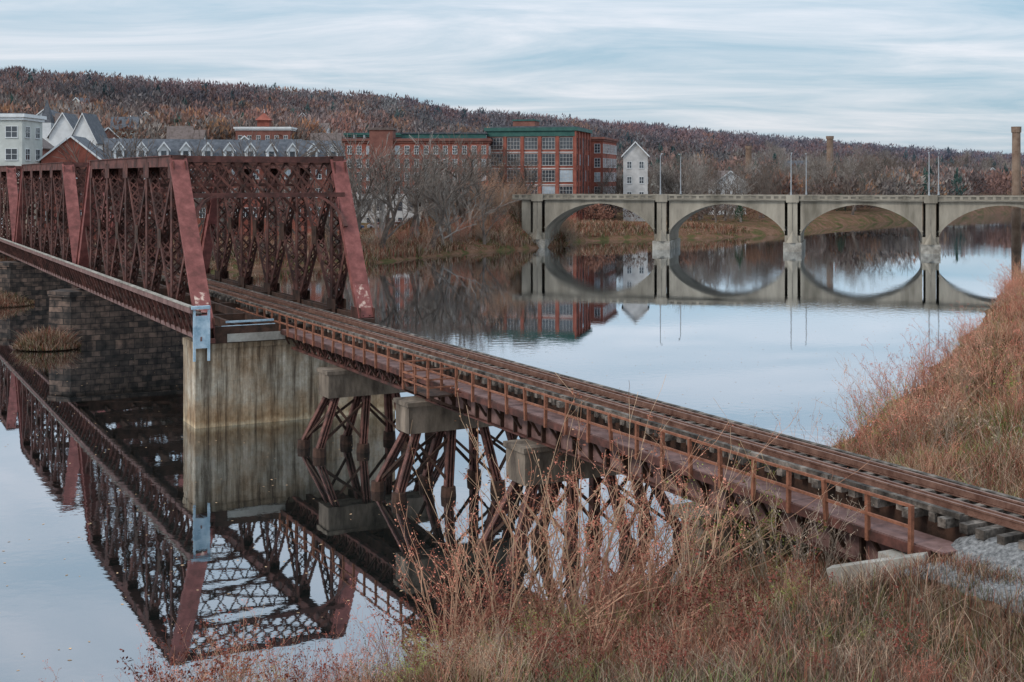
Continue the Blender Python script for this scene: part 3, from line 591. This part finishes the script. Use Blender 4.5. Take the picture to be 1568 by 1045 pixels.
hs_=[(-98,345,'b',5),(-86,338,'w',6),(-76,352,'c',6),(-66,340,'w',5),(-128,400,'b',2),(-60,362,'b',6),(-52,350,'w',5),(-142,400,'w',2),(-118,372,'c',3),(-104,395,'w',2),(-88,385,'b',2),(-74,395,'w',2),(-58,400,'c',4),(-48,395,'w',5),(-150,430,'w',1),(-132,430,'c',1),(-112,425,'b',1),(-66,430,'w',2),(-50,440,'c',4),(-37,420,'c',8),(-165,450,'w',0),(-140,470,'b',0),(-118,465,'w',0),(-95,475,'c',0),(-75,470,'w',0),
     (-175,500,'w',0),(-150,520,'c',0),(-120,530,'w',0),(-90,540,'b',0),(-60,520,'w',0),
     (48,430,'c',3),(62,400,'w',2),(72,470,'b',2),(92,520,'w',2),(125,600,'b',2),(45,520,'w',2),(180,700,'b',0),(215,640,'c',0),(250,690,'w',0),(-190,560,'c',0),(-100,600,'w',0),(150,760,'w',0)]
for x,y,k,up in hs_:
    g=gz(x,y); wl={'w':WHITE,'b':BRICKD,'c':CREAM}[k]
    block({'w':'white_house','b':'brick_house','c':'cream_house'}[k],x,y,random.uniform(-25,25),random.uniform(6.5,10),random.uniform(8,10),g+.3+up*.5,g+up+random.uniform(6,8.5),wl,2,2.4,1.0,1.5,roof='gable',hr=random.uniform(2.6,4.2),axis=random.choice('xy'),roofm=random.choice((SLATE,BRNROOF)),foot=14)
block('brick_warehouse',215,530,-20,50,14,3,16,BRICKD,3,3.2,1.4,1.9,trim=BRICKD)
def chimney(x,y,h,r):
    c=Obj('factory_chimney'); g=gz(x,y)
    c.cyl('stack',CHIM,(x,y,min(g,0)-2),(x,y,h),r*1.25,r,14); c.cyl('crown',CHIM,(x,y,h-1.2),(x,y,h),r*1.2,r*1.25,14); c.cyl('base_ring',CHIM,(x,y,g),(x,y,g+3),r*1.5,r*1.4,14); c.finish()
chimney(129,530,31.5,1.3); chimney(96,530,27.5,1.2); chimney(102.7,266,25.2,.8)
def car(x,y,deg,c):
    g=gz(x,y); m=mat('car_paint_'+c[0],c[1],c[1],1,.3,0,spec=.5); b=Obj('parked_car',TM(x,y,g+.02,deg))
    b.prism('body',m,[(-2.2,.3),(2.2,.3),(2.25,.75),(1.3,.95),(-1.9,1.0),(-2.25,.8)],-.88,.88)
    b.prism('cabin',GLASS,[(-1.7,.97),(1.1,.93),(.45,1.45),(-1.25,1.47)],-.78,.78); b.prism('roof',m,[(-1.25,1.475),(.42,1.455),(.3,1.52),(-1.1,1.53)],-.76,.76)
    for wx in(-1.4,1.4):
        for wy in(-.9,.7): b.cyl('wheels',TYRE,(wx,wy,.33),(wx,wy+.2,.33),.33,.33,12)
    b.finish()
for i,(x,y) in enumerate(((-31,300),(-26,300.5),(-20,303),(-36,298),(-46,290))): car(x,y,random.choice((0,8,90)),[('grey',(.3,.3,.32)),('white',(.7,.7,.7)),('dark',(.04,.05,.07)),('blue',(.05,.08,.16)),('silver',(.4,.41,.43))][i])
# ------------------------------------------------------------------ trees
def tree_mesh(name,h,seed,m,spread=.55,levels=6,thick=.02,fork=3,twig=.014):
    r=random.Random(seed); vs=[];fs=[]
    def seg(a,b_,ra,rb):
        ax=(b_-a).normalized(); q=ax.orthogonal().normalized(); w=ax.cross(q); o=len(vs); k=5 if ra>.08 else 3
        for p,R in((a,ra),(b_,rb)):
            for i in range(k): t=2*math.pi*i/k; vs.append(tuple(p+(q*math.cos(t)+w*math.sin(t))*R))
        for i in range(k): fs.append((o+i,o+(i+1)%k,o+k+(i+1)%k,o+k+i))
    def grow(p,d,ln,ra,lv):
        n=3 if lv>2 else 2
        for i in range(n):
            d=(d+V((r.gauss(0,1),r.gauss(0,1),r.gauss(0,.6)+.35))*.12).normalized(); q=p+d*(ln/n); rb=max(ra*(.86 if lv>0 else .6),twig); seg(p,q,ra,rb)
            if lv>0 and i<n-1 and r.random()<.75:
                dd=(d+V((r.gauss(0,1),r.gauss(0,1),r.gauss(.2,.5)))*spread*1.1).normalized(); grow(q,dd,ln*.62,rb*.55,lv-1)
            p=q;ra=rb
        if lv>0:
            for _ in range(r.choice((2,fork))):
                dd=(d+V((r.gauss(0,1),r.gauss(0,1),r.gauss(.15,.45)))*spread*.75).normalized(); grow(p,dd,ln*r.uniform(.66,.82),ra*.68,lv-1)
    grow(V((0,0,-.3)),V((0,0,1)),h*.26,h*thick,levels)
    zmax=max(v[2] for v in vs); k=h/zmax; vs=[(a*k,b*k,c*k) for a,b,c in vs]
    me=bpy.data.meshes.new(name); me.from_pydata(vs,[],fs); me.materials.append(m); me.update(); return me
TM_=[tree_mesh('bare_tree_a',14,1,BARK,levels=5),tree_mesh('bare_tree_b',14,2,BARKL,levels=5),tree_mesh('bare_tree_c',14,3,BARK,.45,5),tree_mesh('bare_tree_d',14,9,BARKL,.7,5),tree_mesh('bare_tree_e',14,12,BARK,.6,5)]
TO_=[tree_mesh('open_bare_tree_'+str(q),14,20+q,BARK if q%3 else BARKL,.55,4,.021,3,.02) for q in range(6)]
def place(me,name,x,y,sc,z=None):
    o=bpy.data.objects.new(name,me); o.location=(x,y,gz(x,y) if z is None else z); o.scale=(sc*random.uniform(.85,1.15),sc*random.uniform(.85,1.15),sc); o.rotation_euler=(random.uniform(-.05,.05),random.uniform(-.05,.05),random.uniform(0,6.28)); COL.objects.link(o); return o
def shore_left(f):
    pts=[(-55,197),(-25,225),(-10,256),(0,268)]; q=f*3; i=min(2,int(q)); a,b=pts[i],pts[i+1]; k=q-i; return a[0]+(b[0]-a[0])*k,a[1]+(b[1]-a[1])*k
for i in range(42):
    x,y=shore_left((i+random.random())/42*.95); x-=random.uniform(1,8); y+=random.uniform(1,12)
    place(random.choice(TO_),'bare_tree',x,y,random.uniform(.9,1.65))
for i in range(26):
    f=random.random(); place(random.choice(TO_),'bare_tree',-22+f*26,276+f*14+random.uniform(-4,12),random.uniform(.6,1.1))
for i in range(85):
    x=random.uniform(22,150); y=345+max(0,x-60)*1.5+random.uniform(3,90); place(random.choice(TM_),'bare_tree',x,y,random.uniform(.9,1.45))
for i in range(60):
    x=random.uniform(110,330); y=540+(x-140)*.9+random.uniform(5,160); place(random.choice(TM_),'bare_tree',x,y,random.uniform(.9,1.5))
for i in range(80):
    x=random.uniform(-150,-45); y=random.uniform(215,440); place(random.choice(TO_),'bare_tree',x,y,random.uniform(.6,1.1) if y>300 else random.uniform(.8,1.3))
def forest(name,n,zr,rr,sizes,cols,ppt=46,seed=3,fn=None,tri=1.0):
    g=np.random.default_rng(seed); z=np.exp(g.uniform(math.log(zr[0]),math.log(zr[1]),n)); q=g.uniform(rr[0],rr[1],n); X=q*z; Y=z
    d,idx,_=segd(X,Y,SHORE,True); ok=(~inside(X,Y,SHORE))&(d>6)
    if fn is not None: ok&=fn(X,Y)
    X=X[ok];Y=Y[ok]; H=hgt(X,Y); n=len(X)
    S=g.uniform(sizes[0],sizes[1],n)
    kind=g.choice(len(cols),n,p=[c[1] for c in cols]); C=np.array([c[0] for c in cols])[kind]
    ever=np.array([c[2] for c in cols])[kind]
    ev=(wob(X,Y,45,71)+g.normal(0,.3,n)>1.15); ever=np.where(ev,1,ever); C=np.where(ev[:,None],np.array([.045,.075,.055]),C)
    wl=wob(X,Y,70,61); C=C*g.uniform(.8,1.2,(n,1))*(1+.28*wl)[:,None]; C[:,0]*=np.clip(1+.12*wob(X,Y,50,62),.8,1.25)
    m=ppt
    u=g.normal(size=(n,m,3)); u/=np.linalg.norm(u,axis=2,keepdims=True); off=u*g.uniform(.2,1,(n,m,1))**.6
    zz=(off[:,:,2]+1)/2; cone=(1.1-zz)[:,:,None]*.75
    off=np.where(ever[:,None,None]>0,np.concatenate([off[:,:,:2]*cone,off[:,:,2:]*1.15],2),off)
    c=np.stack([X,Y,H],1)[:,None,:]+off*S[:,None,None]*np.array([.46,.46,.42])+np.array([0,0,.5])*S[:,None,None]
    k=tri*S[:,None,None]
    a=g.normal(size=(n,m,3))*.035*k; b_=g.normal(size=(n,m,3))*.03*k; up=(off*np.array([.10,.10,.05])+np.array([0,0,.09]))*k
    P=np.stack([c-a,c+b_,c+up],2).reshape(-1,3); Fc=np.arange(len(P)).reshape(-1,3)
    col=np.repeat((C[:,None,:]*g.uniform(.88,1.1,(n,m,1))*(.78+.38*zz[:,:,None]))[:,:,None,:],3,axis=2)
    f=np.clip((Y-350)/1500,0,.92)[:,None,None,None]; col=col*(1-f)+np.array([.125,.16,.245])*f  # atmospheric haze baked into the tree colours, stronger with distance
    return npmesh(name,P,Fc,[VEG],cols=np.clip(col.reshape(-1,3),0,1))
RB=((.23,.125,.09),.32,0);GB=((.21,.165,.14),.36,0);DB=((.13,.095,.08),.18,0);OR=((.29,.15,.08),.10,0);EV=((.045,.075,.055),.04,1)
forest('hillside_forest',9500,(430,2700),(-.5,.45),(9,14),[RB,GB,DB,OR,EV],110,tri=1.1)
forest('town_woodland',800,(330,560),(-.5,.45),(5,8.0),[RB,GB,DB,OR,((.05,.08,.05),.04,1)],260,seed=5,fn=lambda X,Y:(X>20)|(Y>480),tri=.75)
# ------------------------------------------------------------------ brush (stems)
def brush(name,X,Y,Hh,col,width=.02,lean=.35,seed=1,zoff=0.):
    g=np.random.default_rng(seed); n=len(X); Zb=hgt(X,Y)-.05+zoff
    a=g.uniform(0,6.283,n); dirx,diry=np.cos(a),np.sin(a); l=np.abs(g.normal(0,lean,n))*Hh
    b=g.uniform(0,6.283,n); wx,wy=np.cos(b)*width*.5,np.sin(b)*width*.5
    P=np.zeros((n,6,3))
    for k,(f,w,ll) in enumerate(((0,1,0),(.55,.7,.35),(1,.25,1))):
        cx=X+dirx*l*ll; cy=Y+diry*l*ll; cz=Zb+Hh*f*(1-.1*ll)
        P[:,2*k]=np.stack([cx-wx*w,cy-wy*w,cz],1); P[:,2*k+1]=np.stack([cx+wx*w,cy+wy*w,cz],1)
    o=np.arange(n)[:,None]*6
    Fc=np.concatenate([o+np.array([0,1,3,2]),o+np.array([2,3,5,4])],0)
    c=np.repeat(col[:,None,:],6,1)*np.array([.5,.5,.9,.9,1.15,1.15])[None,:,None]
    return npmesh(name,P.reshape(-1,3),Fc,[VEG],cols=c.reshape(-1,3))
PAL=np.array([(.37,.165,.105),(.41,.26,.17),(.30,.105,.07),(.45,.33,.235),(.14,.085,.055),(.17,.165,.065),(.36,.13,.09),(.42,.225,.165)])
def colour(X,Y,g,green=0):
    n=len(X); w=wob(X,Y,1.6,11); i=np.clip((w*1.9+3.5+g.normal(0,1.1,n)),0,7).astype(int); c=PAL[i]*g.uniform(.55,1.3,(n,1))
    if np.ndim(green):
        k=g.uniform(0,1,n)<green; c=np.where(k[:,None],np.array([.18,.24,.07])*g.uniform(.7,1.4,(n,1)),c)
    return c
def region(n,xr,yr,dmin,dmax,seed,right=True,fn=None):
    g=np.random.default_rng(seed); X=g.uniform(*xr,n);Y=g.uniform(*yr,n); k=np.abs(X)<Y*.47+2; X,Y=X[k],Y[k]
    d,idx,_=segd(X,Y,SHORE,True); k=(~inside(X,Y,SHORE))&(d>dmin)&(d<dmax)&((idx<NR)==right)
    X,Y,d=X[k],Y[k],d[k]
    if fn is not None: k=fn(X,Y,g); X,Y,d=X[k],Y[k],d[k]
    return X,Y,d,g
def nottrack(X,Y,g):
    s,t=st(X,Y); clump=(wob(X,Y,1.3,21)+g.normal(0,.5,len(X))>-.5)|(s<9)
    grav=(s<5.3)&(t>.9)&(t<8)
    return clump&~grav
X,Y,d,g=region(270000,(-18,24),(23.5,62),.0,60,31,fn=nottrack)
s_,t_=st(X,Y); under=(s_>1)&(t_>.3)&(t_<8)
Hh=np.clip(.75+.5*wob(X,Y,1.6,22)+g.normal(0,.28,len(X)),.15,1.9)*np.clip(.35+d/6,.35,1); Hh=np.where(under,Hh*.5,Hh); Hh=np.where((t_<1)&(s_<9),Hh*.65+.08,Hh)
gr=np.clip(wob(X,Y,2.5,40)*.5,0,.45)
cc=colour(X,Y,g,green=gr); grey=((s_<5)&(g.uniform(0,1,len(X))<.55))[:,None]; cc=np.where(grey,cc*.5+np.array([.09,.076,.062]),cc)
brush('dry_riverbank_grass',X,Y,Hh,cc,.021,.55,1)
def rb(X,Y,g): s,t=st(X,Y); return (t>7.2)&(wob(X,Y,2.6,23)+g.normal(0,.5,len(X))>-.8)
X,Y,d,g=region(300000,(12,110),(28,235),.0,40,32,fn=rb)
k=g.uniform(0,1,len(X))<np.clip(60/Y,0,1)**.7; X,Y,d=X[k],Y[k],d[k]
Hh=np.clip(1.1+.9*wob(X,Y,2.6,24)+g.normal(0,.3,len(X)),.2,2.9)*np.clip(.4+d/6,.4,1)
s_,t_=st(X,Y); near=(t_<20)&(s_<34); gr=np.where(near,np.clip(.55+wob(X,Y,3,41)*.7,0,.92),np.clip(wob(X,Y,9,42)*.35-.1,0,.4)); Hh=np.where(near,Hh*.55,Hh)
cc=colour(X,Y,g,green=gr); wv_=(1+.25*wob(X,Y,7,43))[:,None]; cc=cc*np.clip(wv_,.6,1.5)*np.array([1.06,.95,.92])
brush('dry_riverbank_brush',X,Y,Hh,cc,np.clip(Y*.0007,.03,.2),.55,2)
X,Y,d,g=region(200000,(-110,60),(175,335),.0,30,33,right=False)
Hh=np.clip(1.0+.8*wob(X,Y,5.0,25)+g.normal(0,.3,len(X)),.2,2.8)
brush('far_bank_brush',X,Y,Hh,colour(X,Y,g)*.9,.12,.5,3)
for (s0,t0,R,n) in((100,-6.0,2.2,4000),(144,-7,4.5,5000)):
    g=np.random.default_rng(int(s0)); a=g.uniform(0,6.28,n); r=R*np.sqrt(g.uniform(0,1,n)); c=L3(s0,t0,0); X=c.x+r*np.cos(a)*1.3;Y=c.y+r*np.sin(a); Hh=(1.6*(1-(r/R)**2)+.3)*g.uniform(.4,1.2,n)
    Z0=hgt(X,Y); brush('islet_brush',X,Y,Hh,colour(X,Y,g)*.9,.05,.6,4,zoff=-Z0+.15)
    nseg=24; pts=[(c.x,c.y,.35)]+[(c.x+R*1.25*math.cos(6.283*i/nseg)*random.uniform(.8,1.1),c.y+R*.95*math.sin(6.283*i/nseg)*random.uniform(.8,1.1),-.3) for i in range(nseg)]
    q=Obj('islet'); q.poly('mound',BARK,pts,[(0,1+i,1+(i+1)%nseg) for i in range(nseg)]); q.finish()
SHR1=attrmat('shrub_stem')
def shrub_mesh(name,h,seed,stems,base,tip,leaf=0.3,leafc=(.30,.10,.06),levels=3,thick=.012,spreadb=.45,head=None):
    r=random.Random(seed); vs=[];fs=[];cs=[]
    def seg(a,b_,ra,rb,c0,c1):
        ax=(b_-a).normalized(); q=ax.orthogonal().normalized(); w=ax.cross(q); o=len(vs)
        for p,R,c in((a,ra,c0),(b_,rb,c1)):
            for i in range(3): t=2.094*i; vs.append(tuple(p+(q*math.cos(t)+w*math.sin(t))*R)); cs.append(c)
        for i in range(3): fs.append((o+i,o+(i+1)%3,o+3+(i+1)%3,o+3+i))
    def mix(f): f=min(1,max(0,f)); return tuple(base[i]*(1-f)+tip[i]*f for i in range(3))
    def fleck(p,n=None,lc=leafc,sp=.06):
        for _ in range(n or r.choice((1,2,3))):
            dd=V((r.gauss(0,1),r.gauss(0,1),r.gauss(0,.7))).normalized(); e=dd.orthogonal().normalized(); L_=r.uniform(.05,.12); q=p+V((r.gauss(0,sp),r.gauss(0,sp),r.gauss(0,sp*1.3))); o=len(vs); k=r.uniform(.6,1.4); c=tuple(x*k for x in lc)
            for pt in(q,q+dd*L_*.5+e*L_*.28,q+dd*L_,q+dd*L_*.5-e*L_*.28): vs.append(tuple(pt)); cs.append(c)
            fs.append((o,o+1,o+2,o+3))
    def grow(p,d,ln,ra,lv):
        n=5 if lv==levels else 3
        for i in range(n):
            d=(d+V((r.gauss(0,1),r.gauss(0,1),r.gauss(.25,.5)))*.14).normalized(); q=p+d*(ln/n); rb=max(ra*.84,.006); seg(p,q,ra,rb,mix(p.z/h),mix(q.z/h))
            if lv>0 and i>0 and r.random()<.75: grow(q,(d+V((r.gauss(0,1),r.gauss(0,1),r.gauss(.3,.4)))*.5).normalized(),ln*r.uniform(.35,.55),rb*.65,lv-1)
            if lv<=1 and r.random()<leaf: fleck(q)
            p=q;ra=rb
        if head and lv>=levels-1: fleck(p,9,head,.07)
    for i in range(stems):
        a=r.uniform(0,6.28); k=abs(r.gauss(0,spreadb)); p=V((math.cos(a)*.25*r.random(),math.sin(a)*.25*r.random(),-.1)); grow(p,V((math.cos(a)*k,math.sin(a)*k,1)).normalized(),h*r.uniform(.6,1.05),h*thick*.5,levels)
    me=bpy.data.meshes.new(name); me.from_pydata(vs,[],fs); a=me.color_attributes.new('Col','FLOAT_COLOR','POINT')
    a.data.foreach_set('color',np.array([(*c,1) for c in cs],np.float32).ravel()); me.materials.append(SHR1); me.update(); return me
tan=(.30,.20,.135);or_=(.52,.28,.18);redd=(.42,.165,.115);gry=(.26,.215,.175)
S1=shrub_mesh('tall_shrub_a',5,11,8,tan,or_,.4,(.55,.22,.15),2,.015,head=(.56,.24,.17))
S6=shrub_mesh('tall_shrub_f',5,21,7,tan,(.52,.36,.24),.2,(.48,.28,.17),2,.015,head=(.30,.12,.08))
S2=shrub_mesh('tall_shrub_b',4,12,12,gry,or_,.2,(.42,.24,.14),3,.013)
S3=shrub_mesh('tall_shrub_c',4,13,9,(.22,.14,.105),redd,.45,(.50,.165,.115),3,.013)
S4=shrub_mesh('tall_shrub_d',2.5,14,14,(.24,.18,.11),(.38,.27,.16),.5,(.24,.27,.07),3,.014)
S5=shrub_mesh('tall_shrub_e',2.5,15,14,gry,(.44,.34,.26),.25,(.40,.29,.20),3,.014)
S7=shrub_mesh('seedhead_stalks',2.2,31,8,(.17,.10,.07),(.24,.11,.08),.1,(.2,.08,.06),1,.012,.25,head=(.19,.06,.045))
for x,y,k,sc in((0.0,36.0,S1,1.0),(1.4,36.6,S6,1.05),(2.6,37.5,S1,.97),(-.8,36.2,S3,.78),(2.0,35.0,S6,.95),(-1.9,36.0,S1,.76),(-6.0,34.2,S3,.5),(5.2,38.0,S4,1.0),(6.6,36.5,S4,1.1),(4.6,34,S6,.75),(3.4,32.5,S1,.65),(7.2,35.5,S5,1.0),(8.2,35.2,S5,.85),(-8.2,33.4,S3,.45),(-1.6,34.2,S1,.78),(1.0,33.3,S1,.78),(-3.2,35.6,S3,.5),(3.8,36.2,S1,.85),(.6,34.6,S1,.88),(4.4,37.2,S3,.8),(2.9,34,S3,.75),(-.4,34.9,S6,.85),(5.6,35.2,S1,.7),(-7,35,S1,.42),(-9.5,33,S1,.4),(-10.5,32,S3,.4),(-11.8,32.2,S1,.38)):
    place(k,'river_shrub',x,y,sc)
g=np.random.default_rng(77)
cnt=0
while cnt<230:
    x,y=g.uniform(-9,14),g.uniform(26,42); s,t=st(x,y)
    if inside(np.array([x]),np.array([y]),SHORE)[0] or (t>-.4 and t<8.5) or (s<5 and t>-1.2) or abs(x)>y*.45: continue
    k=[S1,S6,S4,S5,S7,S3,S7][g.integers(0,7)]; lim=.26 if s<4 else .42
    if k is S7: lim=.75
    place(k,'river_shrub',x,y,float(g.uniform(.17,lim))*(1.3 if k is S7 else 1)); cnt+=1
cnt=0
while cnt<380:
    y=g.uniform(36,190); X_=np.interp(y,[50,60,71.6,91,131,175,201],[8,13,17.4,28,47,66,79]); x=X_+abs(g.normal(0,9))+.3; s,t=st(x,y)
    if t<9.5 or (t<17 and s<25 and g.uniform()<.6): continue
    k=[S2,S3,S4,S5,S3,S1][g.integers(0,6)]; place(k,'river_shrub',x,y,float(g.uniform(.3,.8))); cnt+=1
for i in range(190):
    f=random.random(); place(random.choice((S2,S5,S5)),'river_shrub',-14+f*27+random.uniform(-3,3),266+f*22+random.uniform(1,14),random.uniform(.7,1.7))
for i in range(110):
    x,y=shore_left(random.random()); place(random.choice((S2,S3,S5)),'river_shrub',x-random.uniform(0,7),y+random.uniform(0,7),random.uniform(.5,1.2))
def gravel():
    sv=np.linspace(-14,5.0,70); tv=np.linspace(.6,8.6,60); S_,T_=np.meshgrid(sv,tv); X=11-.4624*S_+.8867*T_; Y=28.05+.8867*S_+.4624*T_
    edge=np.minimum(np.minimum((T_-.6)/1.0,(8.6-T_)/1.0),(5.0-S_)/.6)
    Zz=hgt(X,Y)+np.where(edge<.02,-.25,.05)+.02*wob(X,Y,.4,50)+.50*np.clip((2.3-np.abs(T_-4.2))/.8,0,1)*np.clip((5-S_)/.5,0,1); n1,n2=X.shape; ii=np.arange(n1*n2).reshape(n1,n2)
    Fc=np.stack([ii[:-1,:-1],ii[:-1,1:],ii[1:,1:],ii[1:,:-1]],-1).reshape(-1,4)
    npmesh('gravel_path',np.stack([X,Y,Zz],-1).reshape(-1,3),Fc,[mat('gravel',(.07,.07,.07),(.34,.33,.32),9,.95,.8,detail=8)],smooth=True)
gravel()
X,Y,d,g=region(60000,(8,16),(26,36),0,60,91,fn=lambda X,Y,g:(lambda s,t:(s<6)&(t>.2)&(t<2.4)&(wob(X,Y,.8,92)+g.normal(0,.4,len(X))>.25))(*st(X,Y)))
brush('gravel_edge_weeds',X,Y,g.uniform(.08,.4,len(X)),colour(X,Y,g)*.8,.018,.5,6)
g=np.random.default_rng(5); n=2600; X=g.uniform(-45,60,n);Y=30+g.uniform(0,1,n)**1.7*150; k=inside(X,Y,SHORE); X,Y=X[k],Y[k]; n=len(X); a=g.uniform(0,6.28,n); r=g.uniform(.04,.09,n)
P=np.zeros((n,4,3))
for j in range(4): P[:,j,0]=X+np.cos(a+j*1.571)*r*(1,.6,1,.6)[j]; P[:,j,1]=Y+np.sin(a+j*1.571)*r*(1,.6,1,.6)[j]; P[:,j,2]=.008
npmesh('floating_leaves',P.reshape(-1,3),np.arange(n*4).reshape(-1,4),[VEG],cols=np.repeat((np.array([.50,.33,.2])*g.uniform(.5,1.4,(n,1)))[:,None,:],4,1).reshape(-1,3))
# ------------------------------------------------------------------ world, sun, camera
w=bpy.data.worlds.new('World'); scene.world=w; w.use_nodes=True; nt=w.node_tree; nt.nodes.clear(); N=nt.nodes; L=nt.links
out=N.new('ShaderNodeOutputWorld'); bg=N.new('ShaderNodeBackground'); bg.inputs['Strength'].default_value=.12
sky=N.new('ShaderNodeTexSky'); sky.sky_type='NISHITA'; sky.sun_disc=False; sky.sun_elevation=math.radians(38); sky.sun_rotation=math.radians(-125)
tc=N.new('ShaderNodeTexCoord'); sp=N.new('ShaderNodeSeparateXYZ'); L.new(tc.outputs['Generated'],sp.inputs[0])
def mth(op,a=None,b=None,c=None):
    n=N.new('ShaderNodeMath'); n.operation=op
    for i,v in enumerate((a,b,c)):
        if v is None: continue
        if isinstance(v,(int,float)): n.inputs[i].default_value=v
        else: L.new(v,n.inputs[i])
    return n.outputs[0]
za=mth('ABSOLUTE',sp.outputs['Z']); ad=mth('ADD',za,.09)
cb=N.new('ShaderNodeCombineXYZ'); L.new(mth('DIVIDE',sp.outputs['X'],ad),cb.inputs[0]); L.new(mth('DIVIDE',sp.outputs['Y'],ad),cb.inputs[1])
mp=N.new('ShaderNodeMapping'); mp.inputs['Rotation'].default_value=(0,0,math.radians(14)); mp.inputs['Scale'].default_value=(.5,1.0,1); L.new(cb.outputs[0],mp.inputs[0])
no=N.new('ShaderNodeTexNoise'); no.inputs['Scale'].default_value=1.3; no.inputs['Detail'].default_value=8; no.inputs['Roughness'].default_value=.62; no.inputs['Distortion'].default_value=.6; L.new(mp.outputs[0],no.inputs['Vector'])
rp=N.new('ShaderNodeValToRGB'); cr=rp.color_ramp; cr.elements[0].position=.32; cr.elements[0].color=(2.9,4.2,5.2,1); cr.elements[1].position=.66; cr.elements[1].color=(6.1,6.35,6.9,1); e=cr.elements.new(.5); e.color=(4.5,5.25,6.0,1)
L.new(no.outputs['Fac'],rp.inputs[0])
mx=N.new('ShaderNodeMix'); mx.data_type='RGBA'; mx.inputs['Factor'].default_value=.88; L.new(sky.outputs[0],mx.inputs[6]); L.new(rp.outputs[0],mx.inputs[7])
# overcast sky is brighter towards the zenith
sc=N.new('ShaderNodeVectorMath'); sc.operation='SCALE'; L.new(mx.outputs[2],sc.inputs[0]); L.new(mth('MULTIPLY_ADD',za,1.3,1.0),sc.inputs['Scale'])
L.new(sc.outputs[0],bg.inputs[0]); L.new(bg.outputs[0],out.inputs[0])
sd=bpy.data.lights.new('sun','SUN'); sd.energy=1.5; sd.angle=math.radians(12); sd.color=(1,.93,.84); so=bpy.data.objects.new('sun',sd); COL.objects.link(so)
so.rotation_euler=V((math.sin(math.radians(-125))*-1,-math.cos(math.radians(-125)),-math.tan(math.radians(38)))).to_track_quat('-Z','Y').to_euler()
cd=bpy.data.cameras.new('camera'); cd.sensor_width=36; cd.lens=2000/1568*36; cd.shift_y=-251.5/1568; cd.clip_end=9000; cd.clip_start=.5
co=bpy.data.objects.new('camera',cd); co.location=(0,0,15); co.rotation_euler=(math.radians(90),0,0); COL.objects.link(co); scene.camera=co
scene.view_settings.view_transform='Standard'; scene.view_settings.look='None'; scene.view_settings.exposure=0
